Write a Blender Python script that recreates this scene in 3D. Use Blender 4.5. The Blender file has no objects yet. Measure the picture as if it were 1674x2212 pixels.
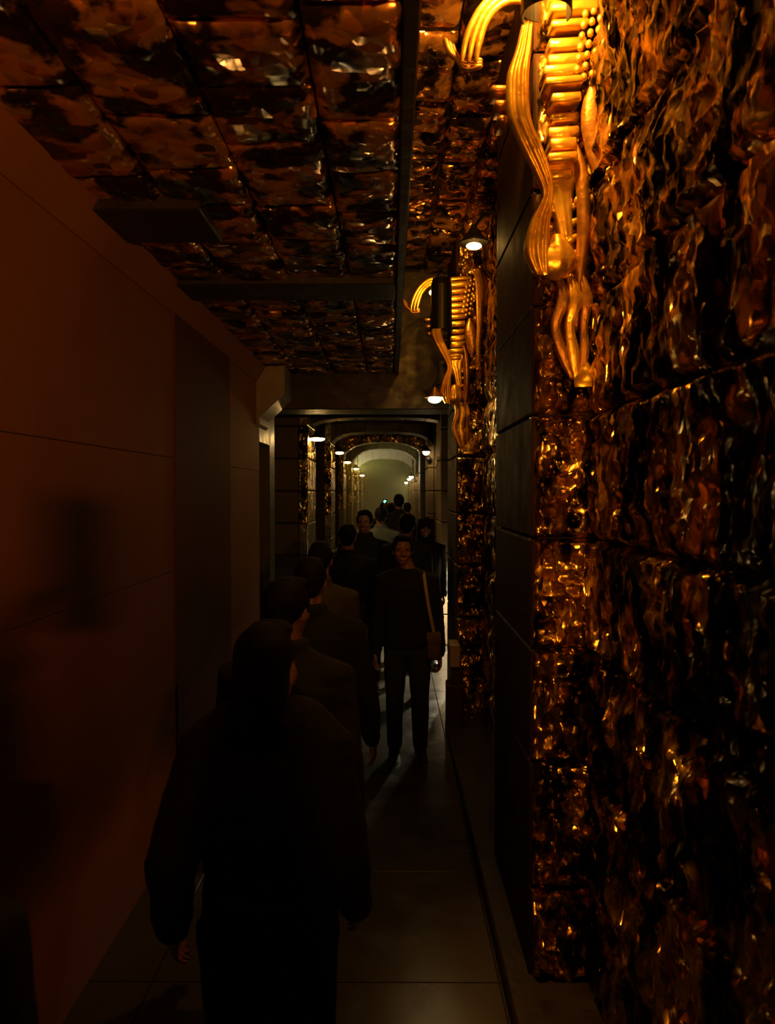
import bpy, bmesh, math, random
import numpy as np
from mathutils import Vector, Matrix
R = math.radians
PI = math.pi
sc = bpy.context.scene
COL = sc.collection
random.seed(7)
EYE = 2.09                                   # camera height above the floor

# ------------------------------------------------------------------ camera
cam_d = bpy.data.cameras.new('camera'); cam = bpy.data.objects.new('camera', cam_d); COL.objects.link(cam)
cam_d.sensor_fit = 'VERTICAL'; cam_d.sensor_height = 36.0; cam_d.lens = 36.0 * 1600 / 2212
cam.location = (0, 0, EYE)
cam.rotation_euler = (R(90 - 1.58), 0, R(0.29))
cam_d.clip_start = 0.05; cam_d.clip_end = 200
cam_d.dof.use_dof = True; cam_d.dof.focus_distance = 7.0; cam_d.dof.aperture_fstop = 4.6
sc.camera = cam

# ------------------------------------------------------------------ world, exposure
w = bpy.data.worlds.new('world'); sc.world = w; w.use_nodes = True
w.node_tree.nodes['Background'].inputs[0].default_value = (0.02, 0.012, 0.006, 1)
w.node_tree.nodes['Background'].inputs[1].default_value = 0.05
sc.view_settings.view_transform = 'Standard'; sc.view_settings.look = 'None'
sc.view_settings.gamma = 1.0; sc.view_settings.exposure = 0.0
sc.view_settings.use_curve_mapping = False
cy = sc.cycles
cy.use_denoising = True
cy.max_bounces = 6; cy.diffuse_bounces = 3; cy.glossy_bounces = 4; cy.volume_bounces = 0
cy.sample_clamp_indirect = 3.0
cy.caustics_reflective = False; cy.caustics_refractive = False
# light levels (radiance of the glowing bulb inside each lamp)
E_PIER_ONE = 2500.0      # orange lamp high in front of the first right pier
E_PIER_TWO = 200.0      # same in front of the second pier
E_BEHIND = 3800.0         # the lamp behind the photographer
E_WHITE = 70.0          # warm white lamp on the right by the walking man
E_AISLE = 80.0          # lamps down the far aisle
E_NICHE = 5000.0
HAZE = 0.05

# ------------------------------------------------------------------ helpers
def tag(o, label=None, cat=None, group=None, kind=None):
    if label: o['label'] = label
    if cat: o['category'] = cat
    if group: o['group'] = group
    if kind: o['kind'] = kind
    return o

def empty(name, loc=(0, 0, 0), rz=0.0, label=None, cat=None, group=None, kind=None):
    o = bpy.data.objects.new(name, None); COL.objects.link(o)
    o.empty_display_size = 0.1
    o.location = loc; o.rotation_euler = (0, 0, rz)
    return tag(o, label, cat, group, kind)

def mesh_obj(name, verts, faces, mat, parent=None, smooth=True, kind=None):
    me = bpy.data.meshes.new(name)
    me.from_pydata([tuple(v) for v in verts], [], [tuple(f) for f in faces])
    me.update()
    if smooth: me.polygons.foreach_set('use_smooth', [True] * len(me.polygons))
    if mat: me.materials.append(mat)
    o = bpy.data.objects.new(name, me); COL.objects.link(o)
    if parent: o.parent = parent
    if kind: o['kind'] = kind
    return o

class Geo:
    """collects vertices and faces of one mesh"""
    def __init__(s): s.v = []; s.f = []
    def add(s, v, f):
        k = len(s.v); s.v += [tuple(p) for p in v]; s.f += [tuple(i + k for i in q) for q in f]; return s
    def box(s, x0, x1, y0, y1, z0, z1, b=0.0):
        if b <= 0:
            v = [(x, y, z) for z in (z0, z1) for y in (y0, y1) for x in (x0, x1)]
            return s.add(v, [(0, 2, 3, 1), (4, 5, 7, 6), (0, 1, 5, 4), (2, 6, 7, 3), (0, 4, 6, 2), (1, 3, 7, 5)])
        bm = bmesh.new(); bmesh.ops.create_cube(bm, size=1.0)
        for q in bm.verts:
            q.co = Vector(((x0 + x1) / 2 + q.co.x * (x1 - x0), (y0 + y1) / 2 + q.co.y * (y1 - y0), (z0 + z1) / 2 + q.co.z * (z1 - z0)))
        bmesh.ops.bevel(bm, geom=bm.edges[:], offset=b, segments=1, affect='EDGES', profile=0.5)
        bm.verts.index_update(); v = [q.co[:] for q in bm.verts]; f = [[q.index for q in g.verts] for g in bm.faces]; bm.free()
        return s.add(v, f)
    def ell(s, c, r, n=12, m=9, rot=None):
        v = []; f = []
        for j in range(m + 1):
            t = PI * j / m
            for i in range(n):
                a = 2 * PI * i / n
                p = Vector((r[0] * math.sin(t) * math.cos(a), r[1] * math.sin(t) * math.sin(a), r[2] * math.cos(t)))
                if rot: p = rot @ p
                v.append(p + Vector(c))
        for j in range(m):
            for i in range(n):
                f.append((j * n + i, (j + 1) * n + i, (j + 1) * n + (i + 1) % n, j * n + (i + 1) % n))
        return s.add(v, f)
    def tube(s, pts, rad, n=10, caps=True, flat=None):
        """closed tapering tube through pts; flat=(axis vector, factor) squashes it"""
        P = [Vector(p) for p in pts]; Rr = list(rad) if hasattr(rad, '__len__') else [rad] * len(P)
        if caps:
            d0 = (P[0] - P[1]).normalized(); d1 = (P[-1] - P[-2]).normalized()
            r0, r1 = Rr[0], Rr[-1]
            P = [P[0] + d0 * r0 * .97, P[0] + d0 * r0 * .7] + P + [P[-1] + d1 * r1 * .7, P[-1] + d1 * r1 * .97]
            Rr = [r0 * .25, r0 * .714] + Rr + [r1 * .714, r1 * .25]
        up = None; v = []; f = []
        for i, p in enumerate(P):
            t = (P[min(i + 1, len(P) - 1)] - P[max(i - 1, 0)]).normalized()
            if up is None:
                up = Vector((1, 0, 0)) if abs(t.x) < .9 else Vector((0, 1, 0))
            e = (up - t * up.dot(t)).normalized(); g = t.cross(e); up = e
            for k in range(n):
                a = 2 * PI * k / n
                q = e * math.cos(a) * Rr[i] + g * math.sin(a) * Rr[i]
                if flat: q -= Vector(flat[0]) * (q.dot(Vector(flat[0])) * (1 - flat[1]))
                v.append(p + q)
        L = len(P)
        for i in range(L - 1):
            for k in range(n):
                f.append((i * n + k, i * n + (k + 1) % n, (i + 1) * n + (k + 1) % n, (i + 1) * n + k))
        f.append(tuple(range(n))[::-1]); f.append(tuple((L - 1) * n + k for k in range(n)))
        return s.add(v, f)
    def loft(s, rings, n=20):
        """rings: (z, cx, cy, rx, ry)"""
        v = []; f = []
        for (z, cx, cyy, rx, ry) in rings:
            for k in range(n):
                a = 2 * PI * k / n
                v.append((cx + rx * math.cos(a), cyy + ry * math.sin(a), z))
        for i in range(len(rings) - 1):
            for k in range(n):
                f.append((i * n + k, i * n + (k + 1) % n, (i + 1) * n + (k + 1) % n, (i + 1) * n + k))
        f.append(tuple(range(n))[::-1]); f.append(tuple((len(rings) - 1) * n + k for k in range(n)))
        return s.add(v, f)
    def lathe(s, prof, c=(0, 0, 0), n=20, close=True):
        v = []; f = []
        for (r, z) in prof:
            for k in range(n):
                a = 2 * PI * k / n
                v.append((c[0] + r * math.cos(a), c[1] + r * math.sin(a), c[2] + z))
        for i in range(len(prof) - 1):
            for k in range(n):
                f.append((i * n + k, i * n + (k + 1) % n, (i + 1) * n + (k + 1) % n, (i + 1) * n + k))
        return s.add(v, f)
    def build(s, name, mat, parent=None, smooth=True, kind=None):
        return mesh_obj(name, s.v, s.f, mat, parent, smooth, kind)

def _hash(i, j, k, seed):
    with np.errstate(over='ignore'):
        h = (i.astype(np.int64) * 374761393 + j.astype(np.int64) * 668265263 + k.astype(np.int64) * 2147483647 + seed * 144269) & 0xffffffff
        h = ((h ^ (h >> 13)) * 1274126177) & 0xffffffff
        h = h ^ (h >> 16)
    return (h & 0xffff) / 32767.5 - 1.0
def vnoise(P, seed=0):
    F = np.floor(P); T = P - F; T = T * T * T * (T * (T * 6 - 15) + 10); I = F.astype(np.int64)
    out = 0
    for a in (0, 1):
        for b in (0, 1):
            for c in (0, 1):
                wgt = (T[:, 0] if a else 1 - T[:, 0]) * (T[:, 1] if b else 1 - T[:, 1]) * (T[:, 2] if c else 1 - T[:, 2])
                out = out + wgt * _hash(I[:, 0] + a, I[:, 1] + b, I[:, 2] + c, seed)
    return out

# ------------------------------------------------------------------ materials
def material(name, col, col2=None, rough=.5, rough2=None, metal=0.0, cscale=6.0, bumps=(), spec=.5, coat=0.0, stretch=(1, 1, 1), emit=None, estr=0.0, facets=(), ramp=(.35, .68)):
    m = bpy.data.materials.new(name); m.use_nodes = True
    nt = m.node_tree; N = nt.nodes; L = nt.links; b = N['Principled BSDF']
    b.inputs['Base Color'].default_value = (*col, 1); b.inputs['Roughness'].default_value = rough
    b.inputs['Metallic'].default_value = metal; b.inputs['Specular IOR Level'].default_value = spec
    b.inputs['Coat Weight'].default_value = coat; b.inputs['Coat Roughness'].default_value = .08
    tc = N.new('ShaderNodeTexCoord'); mp = N.new('ShaderNodeMapping'); mp.inputs['Scale'].default_value = stretch
    g = N.new('ShaderNodeNewGeometry')
    L.new(g.outputs['Position'], mp.inputs['Vector'])
    if col2:
        n = N.new('ShaderNodeTexNoise'); n.inputs['Scale'].default_value = cscale; n.inputs['Detail'].default_value = 5
        L.new(mp.outputs[0], n.inputs['Vector'])
        r = N.new('ShaderNodeValToRGB'); r.color_ramp.elements[0].position = ramp[0]; r.color_ramp.elements[1].position = ramp[1]
        r.color_ramp.elements[0].color = (*col, 1); r.color_ramp.elements[1].color = (*col2, 1)
        L.new(n.outputs[0], r.inputs[0]); L.new(r.outputs[0], b.inputs['Base Color'])
    if rough2 is not None:
        n2 = N.new('ShaderNodeTexNoise'); n2.inputs['Scale'].default_value = cscale * 2.3; n2.inputs['Detail'].default_value = 3
        L.new(mp.outputs[0], n2.inputs['Vector'])
        mr = N.new('ShaderNodeMapRange'); mr.inputs['From Min'].default_value = .35; mr.inputs['From Max'].default_value = .65
        mr.inputs['To Min'].default_value = rough; mr.inputs['To Max'].default_value = rough2
        L.new(n2.outputs[0], mr.inputs[0]); L.new(mr.outputs[0], b.inputs['Roughness'])
    prev = None
    for (scale, dist, strength, detail) in bumps:
        n = N.new('ShaderNodeTexNoise'); n.inputs['Scale'].default_value = scale; n.inputs['Detail'].default_value = detail
        n.inputs['Distortion'].default_value = 0.4
        L.new(mp.outputs[0], n.inputs['Vector'])
        bp = N.new('ShaderNodeBump'); bp.inputs['Distance'].default_value = dist; bp.inputs['Strength'].default_value = strength
        L.new(n.outputs[0], bp.inputs['Height'])
        if prev: L.new(prev.outputs[0], bp.inputs['Normal'])
        prev = bp
    if facets:                       # crumpled sheet: cells with their own tilt, outlines bent by noise
        dn = N.new('ShaderNodeTexNoise'); dn.inputs['Scale'].default_value = facets[0][0] * .8; dn.inputs['Detail'].default_value = 2
        L.new(mp.outputs[0], dn.inputs['Vector'])
        acc = None
        for (fs, tilt, warp) in facets:
            sub = N.new('ShaderNodeVectorMath'); sub.operation = 'SUBTRACT'; sub.inputs[1].default_value = (.5, .5, .5); L.new(dn.outputs['Color'], sub.inputs[0])
            scv = N.new('ShaderNodeVectorMath'); scv.operation = 'SCALE'; scv.inputs['Scale'].default_value = warp; L.new(sub.outputs[0], scv.inputs[0])
            ad = N.new('ShaderNodeVectorMath'); ad.operation = 'ADD'; L.new(mp.outputs[0], ad.inputs[0]); L.new(scv.outputs[0], ad.inputs[1])
            vo = N.new('ShaderNodeTexVoronoi'); vo.inputs['Scale'].default_value = fs; L.new(ad.outputs[0], vo.inputs['Vector'])
            s2 = N.new('ShaderNodeVectorMath'); s2.operation = 'SUBTRACT'; s2.inputs[1].default_value = (.5, .5, .5); L.new(vo.outputs['Color'], s2.inputs[0])
            s3 = N.new('ShaderNodeVectorMath'); s3.operation = 'SCALE'; s3.inputs['Scale'].default_value = tilt * 2; L.new(s2.outputs[0], s3.inputs[0])
            if acc is None: acc = s3
            else:
                a2 = N.new('ShaderNodeVectorMath'); a2.operation = 'ADD'; L.new(acc.outputs[0], a2.inputs[0]); L.new(s3.outputs[0], a2.inputs[1]); acc = a2
        a3 = N.new('ShaderNodeVectorMath'); a3.operation = 'ADD'; L.new(acc.outputs[0], a3.inputs[1])
        if prev: L.new(prev.outputs[0], a3.inputs[0])
        else: L.new(g.outputs['Normal'], a3.inputs[0])
        prev = N.new('ShaderNodeVectorMath'); prev.operation = 'NORMALIZE'; L.new(a3.outputs[0], prev.inputs[0])
    if prev:
        L.new(prev.outputs[0], b.inputs['Normal'])
        if coat: L.new(prev.outputs[0], b.inputs['Coat Normal'])
    if emit:
        b.inputs['Emission Color'].default_value = (*emit, 1); b.inputs['Emission Strength'].default_value = estr
    return m

M = {}
M['rock'] = material('lacquered_rock', (.018, .009, .003), (.88, .58, .16), .2, .3, .97, 7, ((9, .05, .7, 1.0),), stretch=(1, 1, .55), facets=((13, .55, .10), (38, .55, .05)), ramp=(.49, .56))
M['pier_rock'] = material('crinkled_gilt_rock', (.04, .02, .006), (.88, .54, .13), .22, .32, .95, 10, ((10, .04, .7, 1),), stretch=(1, 1, .5), facets=((16, .5, .1), (50, .55, .04)), ramp=(.42, .54))
M['dark_stone'] = material('smooth_dark_stone', (.032, .014, .004), (.044, .02, .006), .6, .75, 0, 3, ((30, .004, .4, 4),), spec=.15)
M['grey_stone'] = material('grey_pier_stone', (.065, .05, .029), (.09, .07, .04), .4, .55, 0, 4, ((18, .006, .5, 4),))
M['glazed_stone'] = material('glazed_pier_stone', (.12, .1, .075), (.17, .14, .1), .18, .3, 0, 6, ((14, .02, .6, 3),), spec=.8)
M['tan_stone'] = material('tan_pier_stone', (.13, .09, .045), (.18, .125, .065), .45, .65, 0, 4, ((25, .004, .4, 4),))
M['plaster'] = material('ochre_plaster_stone', (.27, .10, .024), (.32, .125, .03), .75, None, 0, 1.5, ((40, .002, .4, 4),), spec=.2)
M['plaster_shadow'] = material('shaded_ochre_stone', (.11, .042, .011), (.13, .05, .013), .75, None, 0, 2, ((40, .002, .4, 4),), spec=.2)  # the wall plaster darkened, shade put into its colour
M['joint'] = material('joint_mortar', (.02, .014, .009), None, .9)
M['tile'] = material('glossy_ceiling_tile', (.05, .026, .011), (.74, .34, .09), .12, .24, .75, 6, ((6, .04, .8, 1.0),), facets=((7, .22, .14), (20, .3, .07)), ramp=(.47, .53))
M['rib'] = material('dark_ceiling_beam', (.016, .012, .008), (.028, .020, .012), .4, .6, .1, 4, ((20, .006, .5, 3),))
M['slot'] = material('near_black_slot', (.006, .004, .003), None, .7)  # one even near-black colour for the whole slot
M['vault'] = material('pale_vault_stone', (.28, .24, .17), (.36, .31, .22), .35, .5, 0, 4, ((14, .01, .5, 3),))
M['floor'] = material('polished_concrete', (.045, .04, .031), (.062, .055, .042), .18, .28, 0, 2.0, ((60, .001, .3, 4),), spec=.5)
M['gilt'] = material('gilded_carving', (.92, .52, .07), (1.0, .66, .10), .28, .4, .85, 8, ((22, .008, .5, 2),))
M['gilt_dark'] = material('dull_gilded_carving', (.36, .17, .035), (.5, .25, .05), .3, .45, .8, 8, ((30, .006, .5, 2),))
M['iron'] = material('black_iron', (.02, .018, .016), None, .45, None, .7)
M['brass'] = material('old_brass', (.35, .22, .08), None, .35, None, .9)
M['wood'] = material('worn_wood', (.20, .15, .09), (.28, .21, .13), .5, .65, 0, 9, ((60, .002, .4, 3),), stretch=(1, 1, 6))
M['skin'] = material('skin', (.19, .085, .055), (.22, .105, .07), .5, None, 0, 20)
M['eye'] = material('eye', (.06, .045, .04), None, .2)
M['lips'] = material('lips', (.34, .13, .10), None, .45)
def fabric(name, c, r=.85): return material(name, c, tuple(k * 1.35 for k in c), r, None, 0, 14, ((180, .002, .4, 2), (12, .01, .4, 2)), spec=.2)
M['hair'] = material('dark_hair', (.003, .0025, .002), (.005, .004, .003), .75, None, 0, 60, ((120, .003, .4, 2),), spec=.1)
M['black'] = fabric('black_cloth', (.006, .006, .0065))
M['charcoal'] = fabric('charcoal_cloth', (.011, .0105, .0105))
M['navy'] = fabric('dark_navy_denim', (.014, .016, .022))
M['olive'] = fabric('olive_cloth', (.035, .030, .018))
M['grey'] = fabric('grey_cloth', (.11, .105, .09))
M['teal'] = fabric('pale_teal_cloth', (.075, .095, .083))
M['brown'] = fabric('brown_cloth', (.06, .038, .024))
M['plaid'] = fabric('plum_grey_sleeve', (.075, .05, .055))
M['strap'] = fabric('tan_strap', (.24, .17, .12))
M['shoe'] = material('dark_shoe', (.012, .01, .009), None, .45)
M['sole'] = material('shoe_sole', (.09, .08, .07), None, .7)
ORANGE = (1.0, .40, .05); AMBER = (1.0, .52, .11); WARM = (1.0, .68, .27); PALE = (1.0, .88, .48); NEUTRAL = (1.0, .87, .62)
def glow(name, col, s):
    return material(name, (.8, .8, .8), None, .5, None, 0, emit=col, estr=s)

# ------------------------------------------------------------------ the setting
def slab(name, x0, x1, y0, y1, z0, z1, mat, b=0.0, parent=None):
    o = Geo().box(x0, x1, y0, y1, z0, z1, b).build(name, mat, parent, smooth=False)
    if not parent: o['kind'] = 'structure'
    return o

def rock_face(name, mat, parent, O, U, V, N, nu, nv, amp, seed, depth=.05, edge=.035, proud=.012, freq=(5, 12, 28), facet=True):
    """a stone of its own: front face cut to a grid and broken up, edges drawn back into the joint"""
    O, U, V, N = map(Vector, (O, U, V, N))
    uu, vv = np.meshgrid(np.linspace(0, 1, nu + 1), np.linspace(0, 1, nv + 1))
    uu = uu.ravel(); vv = vv.ravel()
    lu, lv = U.length, V.length
    P = np.array(O) + uu[:, None] * np.array(U) + vv[:, None] * np.array(V)
    de = np.minimum(np.minimum(uu, 1 - uu) * lu, np.minimum(vv, 1 - vv) * lv)
    m = np.clip(de / edge, 0, 1); m = m * m * (3 - 2 * m)
    q = P + seed * 3.17
    a = vnoise(q * freq[0], seed); b = vnoise(q * freq[1] + 7, seed + 1); c = vnoise(q * freq[2] + 3, seed + 2)
    h = a * .55 + (1 - 2 * np.abs(b)) * .3 + c * .18
    P = P + np.outer(m * (proud + amp * (h + .45)), np.array(N)) - np.outer((1 - m) * .006, np.array(N))
    verts = P.tolist(); faces = []
    w_ = nu + 1
    flip = U.cross(V).dot(N) < 0
    for j in range(nv):
        for i in range(nu):
            k = j * w_ + i; f = (k, k + 1, k + w_ + 1, k + w_)
            faces.append(f[::-1] if flip else f)
    ring = [i for i in range(w_)] + [j * w_ + nu for j in range(1, nv + 1)] + [nv * w_ + i for i in range(nu - 1, -1, -1)] + [j * w_ for j in range(nv - 1, 0, -1)]
    base = len(verts)
    for r_ in ring: verts.append(tuple(Vector(verts[r_]) - N * depth))
    n = len(ring)
    for i in range(n):
        f = (ring[i], base + i, base + (i + 1) % n, ring[(i + 1) % n])
        faces.append(f[::-1] if flip else f)
    return mesh_obj(name, verts, faces, mat, parent)

# floor: backing slab and separate paving slabs
floor = slab('floor', -1.75, 1.6, -3.1, 44, -.12, -.012, M['joint'])
for r_, y0 in enumerate(np.arange(-1.5, 16.5, .92)):
    for (x0, x1) in ((-1.75, -1.02), (-1.02, -.28), (-.28, .46), (.46, 1.2)):
        g = Geo().box(x0 + .003, x1 - .003, y0 + .003, y0 + .917, -.05, 0, .0015)
        g.build('paving_slab', M['floor'], floor, smooth=False)
slab('floor_far', -1.75, 1.6, 16.02, 44, -.012, 0, M['floor'], parent=floor).name = 'paving_far'
bpy.data.objects['paving_far']['kind'] = 'stuff'

# left wall, near part: big smooth stones
wl = slab('wall_left', -1.47, -1.305, -3, 7.24, 0, 3.3, M['joint'])
zs = [0, .95, 1.62, 2.29, 3.14]
for i in range(len(zs) - 1):
    ys = np.arange(-3 + (1.6 if i % 2 else 0), 7.24, 3.3).tolist()
    ys = [-3] + [y for y in ys if -2.6 < y < 6.9] + [7.24]
    for a, b in zip(ys[:-1], ys[1:]):
        Geo().box(-1.32, -1.29, a + .001, b - .001, zs[i] + .0015, zs[i + 1] - .0015, .002).build('wall_stone', M['plaster'], wl, smooth=False)
# cove along the top of the left wall (splayed trim)
def prism(name, prof, y0, y1, mat, kind='structure', parent=None):
    n = len(prof); v = [(x, y0, z) for x, z in prof] + [(x, y1, z) for x, z in prof]
    f = [tuple(range(n))[::-1], tuple(range(n, 2 * n))] + [(i, (i + 1) % n, n + (i + 1) % n, n + i) for i in range(n)]
    o = mesh_obj(name, v, f, mat, parent, smooth=False)
    bm = bmesh.new(); bm.from_mesh(o.data); bmesh.ops.recalc_face_normals(bm, faces=bm.faces); bm.to_mesh(o.data); bm.free()
    if kind and not parent: o['kind'] = kind
    return o
prism('trim_1', [(-1.3, 3.14), (-1.285, 3.14), (-1.20, 3.275), (-1.2, 3.3), (-1.3, 3.3)], -3, 7.3, M['plaster'])
# shadow band on the left wall, built as a raised strip of darker plaster
slab('shadow_band', -1.3, -1.28, 4.4, 5.9, 0, 3.3, M['plaster_shadow'], .004)

# ceiling, near part: wavy glossy tiles in rows along the corridor
ceiling = slab('ceiling', -1.75, .05, -3, 7.6, 3.32, 3.5, M['joint'])
xs = [-1.28, -.93, -.58, -.235, .035]
k = 0
for ci in range(4):
    y = .25 - (.2 if ci % 2 else 0)
    while y < 7.55:
        ln = random.uniform(.26, .62); y1 = min(y + ln, 7.58)
        if y1 - y > .08:
            x0, x1 = xs[ci] + .005, xs[ci + 1] - .005
            tz = random.uniform(-.006, .006)
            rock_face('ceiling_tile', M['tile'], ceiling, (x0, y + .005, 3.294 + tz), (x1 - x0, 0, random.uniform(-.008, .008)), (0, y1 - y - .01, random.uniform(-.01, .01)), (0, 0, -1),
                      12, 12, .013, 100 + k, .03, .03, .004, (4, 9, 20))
        k += 1; y = y1
slab('trim_3', -1.29, -.78, 3.05, 3.46, 3.24, 3.33, M['rib'], .006)      # two shallow ceiling beams
slab('trim_4', -1.29, .02, 4.2, 4.55, 3.255, 3.33, M['rib'], .006)
slab('trim_5', .03, .075, -3, 7.6, 3.28, 3.36, M['rib'], .006)             # edge of the dropped ceiling
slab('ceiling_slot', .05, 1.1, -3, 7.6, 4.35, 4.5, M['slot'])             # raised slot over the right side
cs = bpy.data.objects['ceiling_slot']
for i in range(11):
    for j, (x0, x1) in enumerate(((.07, .33), (.34, .60), (.61, .82))):
        y0 = .6 + i * .62 + (.2 if j == 1 else 0)
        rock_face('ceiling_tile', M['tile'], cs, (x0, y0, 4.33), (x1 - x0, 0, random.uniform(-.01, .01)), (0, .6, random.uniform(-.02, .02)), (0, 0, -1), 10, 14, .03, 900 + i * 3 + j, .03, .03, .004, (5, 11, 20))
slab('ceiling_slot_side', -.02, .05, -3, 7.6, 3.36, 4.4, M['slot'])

# right wall, near part: courses of lacquered rock-faced stone
wr = slab('wall_right', .83, 1.1, -3, 7.6, 0, 4.5, M['joint'])
courses = [0, .46, .98, 1.45, 1.90, 2.40, 2.84, 3.30, 3.85, 4.35]
for i in range(len(courses) - 1):
    y = .45 + (.33 if i % 2 else 0)
    while y < 2.98:
        y1 = min(y + random.uniform(1.0, 1.5), 3.0)
        if 3.0 - y1 < .25: y1 = 3.0
        nu = max(8, int((y1 - y) / .013)); nv = max(8, int((courses[i + 1] - courses[i]) / .013))
        rock_face('rock_block', M['rock'], wr, (.815, y + .004, courses[i] + .004), (0, y1 - y - .008, 0), (0, 0, courses[i + 1] - courses[i] - .008), (-1, 0, 0),
                  nu, nv, .045, 200 + i * 11 + int(y * 7), .05, .028, .0, (5, 12, 30))
        y = y1
    for (a, b) in ((4.05, 5.25), (5.25, 6.5)):
        rock_face('rock_block', M['rock'], wr, (.815, a + .004, courses[i] + .004), (0, b - a - .008, 0), (0, 0, courses[i + 1] - courses[i] - .008), (-1, 0, 0),
                  40, 18, .04, 400 + i * 7 + int(a), .05, .05, .0, (4.2, 9, 20))

def right_pier(name, y0, y1, xin, xout, ztop, mat_face, mat_side, label=None, rough=True, face_amp=.05):
    p = slab(name, xin + .03, xout, y0 + .04, y1, 0, ztop, M['joint'])
    for i in range(len(courses) - 1):
        z0, z1 = courses[i], min(courses[i + 1], ztop)
        if z0 >= ztop - .05: break
        # face towards the walker, then the plain reveal along the corridor
        n = 34 if rough else 14
        rock_face('pier_block', mat_face, p, (xin + .004, y0 + .02, z0 + .004), (xout - xin, 0, 0), (0, 0, z1 - z0 - .008), (0, -1, 0),
                  n, int(n * 1.6), face_amp, 600 + int(y0 * 13) + i, .06, .02, .0, (8, 18, 40))
        Geo().box(xin, xin + .05, y0 + .015, y1, z0 + .004, z1 - .004, .008).build('reveal_block', mat_side, p, smooth=False)
    return p
right_pier('pier', 3.0, 4.05, .57, .83, 4.35, M['pier_rock'], M['dark_stone'])
right_pier('pier', 6.5, 7.5, .57, .83, 4.35, M['pier_rock'], M['dark_stone'])

# kerb along the foot of the right wall
slab('baseboard_right', .47, .84, -3, 6.42, -.01, .09, M['rib'], .01)

# beam that closes the near ceiling, with a splayed corbel at its left end
slab('trim_6', -1.75, 1.6, 7.6, 8.1, 2.93, 4.5, M['rib'], .01)
prism('trim_7', [(-1.75, 2.56), (-1.40, 2.62), (-1.26, 2.74), (-1.26, 2.80), (-1.02, 3.02), (-1.02, 3.29), (-1.75, 3.29)], 7.1, 7.62, M['vault'])
# side bay past the near left wall, with its doorway
wlf = slab('wall_left_far', -1.75, -1.55, 7.24, 40, 0, 3.6, M['grey_stone'])
wlb = slab('wall_left_return', -1.55, -1.29, 7.86, 8.2, 0, 3.3, M['grey_stone'], .01)
slab('wall_left_head', -1.55, -1.29, 7.2, 7.9, 2.57, 3.3, M['grey_stone'], .01)
dr = slab('door_1', -1.5, -1.42, 7.26, 7.84, 0, 2.55, M['iron'], .008)
for z0, z1 in ((.15, .8), (.95, 1.6), (1.75, 2.4)):
    Geo().box(-1.425, -1.405, 7.33, 7.77, z0, z1, .01).build('door_panel', M['iron'], dr, smooth=False)

# far aisle
slab('wall_right_far', 1.16, 1.6, 7.5, 40, 0, 3.6, M['grey_stone'])
slab('ceiling_far', -1.75, 1.6, 8.1, 40, 3.42, 3.6, M['rib'])
slab('wall_end', -1.75, 1.6, 38, 38.2, 0, 3.6, M['vault'])
slab('wall_back', -1.75, 1.6, -3.2, -3.0, 0, 4.5, M['dark_stone'])
far_courses = [0, .42, .84, 1.26, 1.68, 2.10, 2.52, 2.94, 3.42]
def far_pier(y0, y1, xa, xb, front, side, rough):
    """pier of stacked stones; xa is the edge on the aisle side"""
    s = 1 if xb > xa else -1
    p = slab('pier', min(xa, xb) + .015, max(xa, xb) - .015, y0 + .02, y1 - .02, 0, 3.42, M['joint'])
    for i in range(len(far_courses) - 1):
        z0, z1 = far_courses[i] + .006, far_courses[i + 1] - .006
        xc = xa + s * .12
        Geo().box(min(xa, xc), max(xa, xc), y0 + .0, y1, z0, z1, .012).build('quoin_block', M['pier_rock'] if (s < 0 and 1.6 < z0 < 2.8) else side, p, smooth=False)
        Geo().box(min(xc, xb) + .004, max(xc, xb), y0 + .012, y0 + .1, z0, z1, .012).build('face_block', front, p, smooth=False)
    return p
for i, y in enumerate((9.6, 13.3, 16.8, 20.3, 23.8, 27.3)):
    far_pier(y, y + 1.0, -1.08, -1.56, M['grey_stone'] if i == 0 else M['dark_stone'], M['glazed_stone'] if i < 2 else M['tan_stone'], False)
for i, y in enumerate((10.0, 13.5, 17.0, 20.5, 24.0, 27.5)):
    far_pier(y, y + .9, .66, 1.2, M['tan_stone'], M['tan_stone'], False)
# pale stone lining of the bays between the left piers
for a, b in ((10.62, 13.28), (14.32, 16.78), (17.82, 20.28), (21.32, 23.78)):
    for i in range(len(far_courses) - 2):
        Geo().box(-1.56, -1.42, a, b, far_courses[i] + .006, far_courses[i + 1] - .006, .012).build('lining_block', M['tan_stone'], wlf, smooth=False)

# arches across the far aisle: flat crown with rounded haunches, each of separate voussoirs
def arch(y0, y1, half_l, half_r, spring, crown, mat):
    p = empty('arch', (0, y0, 0), kind='structure')
    cx = (half_r - half_l) / 2; a = (half_r + half_l) / 2; n = 13
    def pt(t): 
        c, s = math.cos(t), math.sin(t)
        ex = .55 if y0 < 16 else .8
        return cx + a * math.copysign(abs(c) ** ex, c), spring + (crown - spring) * abs(s) ** ex
    for i in range(n):
        t0, t1 = PI * i / n + .004, PI * (i + 1) / n - .004
        (xa, za), (xb, zb) = pt(t0), pt(t1)
        ta = 3.43; 
        prof = [(xa, za), (xb, zb), (xb, ta), (xa, ta)]
        v = [(x, 0, z) for x, z in prof] + [(x, y1 - y0, z) for x, z in prof]
        f = [(3, 2, 1, 0), (4, 5, 6, 7), (0, 1, 5, 4), (1, 2, 6, 5), (2, 3, 7, 6), (3, 0, 4, 7)]
        mesh_obj('voussoir', v, f, mat, p, smooth=False)
    return p
arch(10.1, 10.5, 1.25, .95, 2.65, 3.10, M['rib'])
arch(13.5, 14.1, 1.15, .8, 2.62, 3.18, M['rib'])
arch(16.9, 17.4, 1.15, .8, 2.66, 3.22, M['tile'])
arch(20.4, 21.05, 1.15, .75, 2.60, 3.27, M['vault'])
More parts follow.
